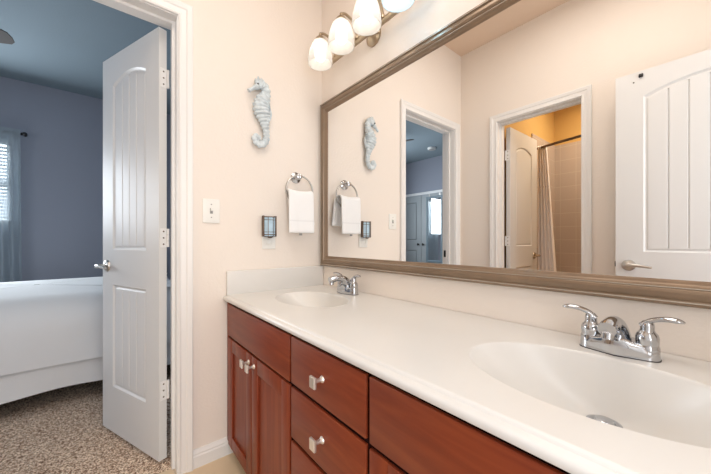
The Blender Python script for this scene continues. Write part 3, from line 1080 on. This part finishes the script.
# ------------------------------------------------------------------ wall mirror
MX0, MX1, MZ0, MZ1 = 0.012, 1.80, 0.9035, 1.872
wm = thing('wall_mirror', ((MX0 + MX1) / 2, -0.004, MZ0), 'long frameless-looking vanity mirror in a stepped bronze-brown frame'.replace('frameless-looking ', ''), 'mirror')
prof = [(0, 0.001), (0, 0.018), (0.003, 0.0225), (0.007, 0.0235), (0.0095, 0.0195), (0.013, 0.0185), (0.020, 0.0225), (0.030, 0.0240), (0.036, 0.0220), (0.0385, 0.0175), (0.042, 0.0185), (0.046, 0.0165),
        (0.049, 0.0125), (0.054, 0.0105), (0.0575, 0.0065), (0.0575, 0.001)]
rect_frame(MX0, MX1, MZ0, MZ1, prof, lambda s, t, z: (s, -t, z)).out('frame', M['frame'], wm, angle=22)
M['bead'] = mat('pale_highlight_bead_finish', (0.62, 0.56, 0.48), 0.25, metal=0.5)  # highlights along the frame ridges, put into a paler bead colour
for w0, t0 in ((0.0405, 0.0178), (0.0085, 0.0228)):
    bd = rect_frame(MX0, MX1, MZ0, MZ1, [(w0 - 0.0016, t0 - 0.002), (w0 - 0.0010, t0 + 0.0012), (w0 + 0.0010, t0 + 0.0012), (w0 + 0.0016, t0 - 0.002)], lambda s, t, z: (s, -t, z)).out('bead', M['bead'], wm, angle=60)
    bd['label'] = 'thin pale highlight line on the frame'
MB().box(MX0 + 0.05, MX1 - 0.05, -0.0045, -0.001, MZ0 + 0.05, MZ1 - 0.05).out('glass', M['mirror'], wm)

# ------------------------------------------------------------------ vanity light
GX = [0.215 + 0.183 * i for i in range(4)]
GY = -0.15
vl = thing('vanity_light', (0.49, 0, 2.06), 'four-lamp vanity light bar with frosted bell shades above the mirror', 'wall lamp')
MB().lathe([(0.048, 0.001), (0.048, 0.010), (0.040, 0.018), (0.026, 0.024), (0.018, 0.030), (0.014, 0.034)], (0.47, 0, 2.055), (0, -1, 0), 32).out('back_plate', M['antique'], vl)
br_ = MB()
br_.tube([(0.15, -0.042, 2.055), (0.83, -0.042, 2.055)], 0.0135, 16)
for x in (0.15, 0.83):
    br_.sphere((x, -0.042, 2.055), 0.0175, u=14, v=8)
br_.out('bar', M['antique'], vl)
for i, gx in enumerate(GX):
    p = smooth_path([(gx, -0.050, 2.055), (gx, -0.056, 2.090), (gx, -0.078, 2.132), (gx, -0.115, 2.148), (gx, -0.140, 2.143), (gx, GY, 2.126)], 6)
    ar = MB().tube(p, 0.0065, 10).lathe([(0.013, 0), (0.011, 0.012)], (gx, -0.05, 2.058), (0, 0, 1), 12).out('arm', M['antique'], vl)
    MB().lathe([(0.004, 0.166), (0.008, 0.160), (0.006, 0.154), (0.010, 0.146), (0.022, 0.138), (0.028, 0.128), (0.029, 0.116)], (gx, GY, 1.978), (0, 0, 1), 24).out('socket_cap', M['antique'], ar)
    zb = 1.978
    pr = [(0.026, 0.122), (0.033, 0.119), (0.041, 0.109), (0.049, 0.092), (0.056, 0.070), (0.061, 0.046), (0.0635, 0.024), (0.0640, 0.010), (0.0630, 0.0)]
    sh = MB().lathe(pr + [(r - 0.003, z) for r, z in pr[::-1]], (gx, GY, zb), (0, 0, 1), 40, False, False).out('shade', M['shade'], vl, angle=60)
    bl = MB().lathe([(0.012, 0.110), (0.014, 0.096), (0.023, 0.076), (0.0285, 0.055), (0.0275, 0.039), (0.020, 0.026), (0.007, 0.020)], (gx, GY, zb), (0, 0, 1), 16)
    o = bl.out('bulb', M['bulbcool'] if i == 3 else M['bulb'], vl)
    if i == 3:
        o['label'] = 'cool blue-white bulb'

# ------------------------------------------------------------------ seahorse ornament
def sy(u):
    return -0.392 + (u - 115) / 977.0


def sz(v):
    return 1.723 - (v - 230) / 1032.0


se = thing('seahorse_ornament', (0, -0.392, 1.545), 'whitewashed blue seahorse ornament hung on the wall above the switch', 'wall ornament')
SP = [(92, 92, 20), (108, 80, 26), (128, 84, 25), (140, 104, 22), (138, 132, 25), (124, 165, 36), (117, 200, 43), (121, 235, 40), (130, 272, 28), (138, 310, 19), (143, 342, 16.5), (141, 372, 17), (127, 396, 18), (105, 402, 18), (86, 392, 16), (80, 374, 14), (91, 361, 12), (104, 369, 10), (103, 381, 9)]
fine = smooth_path(SP, 9)
pts, rad = [], []
acc = 0
for i, (u, v, r) in enumerate(fine):
    if i:
        acc += math.hypot(u - fine[i - 1][0], v - fine[i - 1][1])
    k = 0.20 if 60 < acc < 420 else 0.14
    rr_ = r * (1 + k * 1.6 * (abs(sin(acc * pi / 19)) - 0.5)) / 1000.0
    pts.append((0.024 + 0.0 * acc, sy(u), sz(v)))
    rad.append(rr_)
b = MB().tube(pts, rad, 22, True, flat=0.62, up=(1, 0, 0))
snout = smooth_path([(94, 98, 17), (76, 112, 11), (60, 126, 8.5), (50, 135, 10)], 5)
b.tube([(0.026, sy(u), sz(v)) for u, v, r in snout], [r / 1000 for u, v, r in snout], 14)
for (u0, v0, u1, v1, r) in ((100, 62, 99, 40, 7), (112, 60, 116, 44, 6), (88, 70, 84, 56, 6)):
    b.tube([(0.024, sy(u0), sz(v0)), (0.024, sy((u0 + u1) / 2), sz((v0 + v1) / 2)), (0.024, sy(u1), sz(v1))], [r / 800, r / 1100, 0.002], 10)
body = b.out('body', M['seahorse'], se, angle=75)
fin = [(148, 190), (166, 200), (172, 225), (168, 250), (158, 272), (140, 276)]
MB().poly([(0.018, sy(u), sz(v)) for u, v in fin], (0.010, 0, 0)).out('fin', M['seahorse'], se)
MB().sphere((0.040, sy(92), sz(90)), 0.0045, u=12, v=8).out('eye', M['black'], se)

# ------------------------------------------------------------------ towel ring and towel
tr = thing('towel_ring', (0, -0.180, 1.41), 'polished metal towel ring on the wall beside the mirror', 'towel ring')
m = MB().lathe([(0.031, 0.001), (0.031, 0.006), (0.025, 0.011), (0.018, 0.014), (0.013, 0.022), (0.013, 0.040), (0.016, 0.044), (0.015, 0.052), (0.008, 0.056)], (0, -0.180, 1.412), (1, 0, 0), 28)
m.out('rosette', M['chrome'], tr)
RC = (0.040, -0.174, 1.336)
MB().torus(RC, 0.083, 0.0052, (1, 0, 0), n=60).out('ring', M['ringmetal'], tr)


def towel_sheet(y0, y1, ztop, zb_front, zb_back, ringR, seed):
    random.seed(seed)
    NU = 30
    rows = []
    path = []
    bx = RC[0]
    for k in range(13):
        path.append((bx + 0.030, zb_front + (ztop - 0.02 - zb_front) * k / 12, 'f'))
    for k in range(1, 8):
        a = pi * k / 8
        path.append((bx + 0.006 + 0.024 * cos(a), ztop - 0.02 + 0.020 * sin(a), 't'))
    for k in range(11):
        path.append((bx - 0.018, ztop - 0.02 + (zb_back - ztop + 0.02) * k / 10, 'b'))
    for x, z, w in path:
        row = []
        for i in range(NU + 1):
            u = i / NU
            y = y0 + (y1 - y0) * u
            h = min(1, max(0, (ztop - z) / 0.2))
            bow = 0.010 * (1 - (2 * u - 1) ** 2) * (1 if w == 't' else 0.6 * (1 - h))
            dx = 0.004 * h * sin(u * 8 + 1) + (0.006 * h * (u - 0.3) if w == 'f' else 0)
            if w == 'b':
                y += 0.030 * h * 0.9 + 0.012
                dx -= 0.003
            row.append((x + dx, y, z - bow * 0.9 + 0.002))
        rows.append(row)
    return MB().rings(rows, closed=False)


tw = towel_sheet(-0.258, -0.104, 1.333, 1.092, 1.14, 0.083, 3)
two = tag(tw.out('hand_towel', M['towel'], angle=180), 'white hand towel folded through the towel ring', 'towel')
sm = two.modifiers.new('thick', 'SOLIDIFY')
sm.thickness = 0.011
sm.offset = 0
ss_ = two.modifiers.new('soft', 'SUBSURF')
ss_.levels = ss_.render_levels = 1
# woven band near the hem of the towel
rows = []
for z in (1.158, 1.166):
    rows.append([(RC[0] + 0.0368 + 0.004 * min(1, (1.333 - z) / 0.2) * sin(i / 30 * 8 + 1) + 0.006 * min(1, (1.333 - z) / 0.2) * (i / 30 - 0.3), -0.256 + 0.150 * i / 30, z) for i in range(31)])
M['band'] = mat('flat_woven_band', (0.83, 0.84, 0.85), 0.9)
MB().rings(rows, closed=False).out('woven_band', M['band'], two, angle=180)
MB().box(RC[0] + 0.026, RC[0] + 0.032, -0.192, -0.176, 1.081, 1.093, 0.001).out('care_tag', M['slot'], two)['label'] = 'small grey tag under the hem'

# ------------------------------------------------------------------ switch, outlet, night light
sw = thing('light_switch', (0, -0.630, 1.194), 'white single-toggle light switch on the wall beside the doorway', 'light switch')
MB().box(0.0005, 0.006, -0.668, -0.592, 1.137, 1.251, 0.0025, 3).out('plate', M['plastic'], sw)
MB().box(0.0055, 0.0068, -0.6365, -0.6235, 1.181, 1.207).out('slot', M['slot'], sw)
MB().box(0.005, 0.017, -0.634, -0.626, 1.194, 1.206, 0.0015, mtx=None).out('toggle', M['plastic'], sw)
for z in (1.163, 1.225):
    MB().lathe([(0.0032, 0), (0.0026, 0.0012)], (0.006, -0.630, z), (1, 0, 0), 10).out('screw', M['slot'], sw)
ol = thing('wall_outlet', (0, -0.342, 1.066), 'white wall outlet plate under the bronze night light', 'outlet')
MB().box(0.0005, 0.006, -0.380, -0.304, 1.008, 1.124, 0.0025, 3).out('plate', M['plastic'], ol)
for z in (1.045, 1.087):
    MB().box(0.0055, 0.0075, -0.358, -0.326, z - 0.014, z + 0.014, 0.003).out('socket', M['plastic'], ol)
nl = thing('night_light', (0.03, -0.348, 1.07), 'bronze plug-in night light with a pale blue glass pane', 'night light')
NY0, NY1, NZ0, NZ1 = -0.385, -0.311, 1.068, 1.184
MB().box(0.0075, 0.030, -0.372, -0.324, 1.072, 1.118, 0.004).out('plug_body', M['black'], nl)
gl = MB()
rr = []
for z in (NZ0 + 0.008, NZ1 - 0.004):
    rr.append([(0.020 + 0.026 * sin(pi * (0.12 + 0.76 * i / 14)), NY0 + 0.004 + (NY1 - NY0 - 0.008) * i / 14, z) for i in range(15)] + [(0.018, NY1 - 0.004, z), (0.018, NY0 + 0.004, z)])
gl.rings(rr, True, True, True)
gl.out('glass_pane', M['blueglass'], nl, angle=50)
fr = MB()
for y in (NY0 + 0.003, NY1 - 0.003):
    fr.box(0.016, 0.034, y - 0.004, y + 0.004, NZ0 + 0.006, NZ1, 0.001)
for u in (4, 10):
    x = 0.020 + 0.026 * sin(pi * (0.12 + 0.76 * u / 14)) + 0.001
    y = NY0 + 0.004 + (NY1 - NY0 - 0.008) * u / 14
    fr.tube([(x, y, NZ0 + 0.008), (x, y, NZ1 - 0.003)], 0.0017, 8)
for z in (NZ0 + 0.016, NZ0 + 0.030, NZ1 - 0.022, NZ1 - 0.006):
    fr.tube([(0.0205 + 0.026 * sin(pi * (0.12 + 0.76 * i / 14)), NY0 + 0.004 + (NY1 - NY0 - 0.008) * i / 14, z) for i in range(15)], 0.0024 if z in (NZ0 + 0.016, NZ1 - 0.006) else 0.0014, 8)
fr.out('frame', M['bronze'], nl)
MB().sphere((0.036, -0.348, NZ0 + 0.006), 0.010, (0.9, 1.6, 0.9), 14, 8).out('base_cup', M['bronze'], nl)
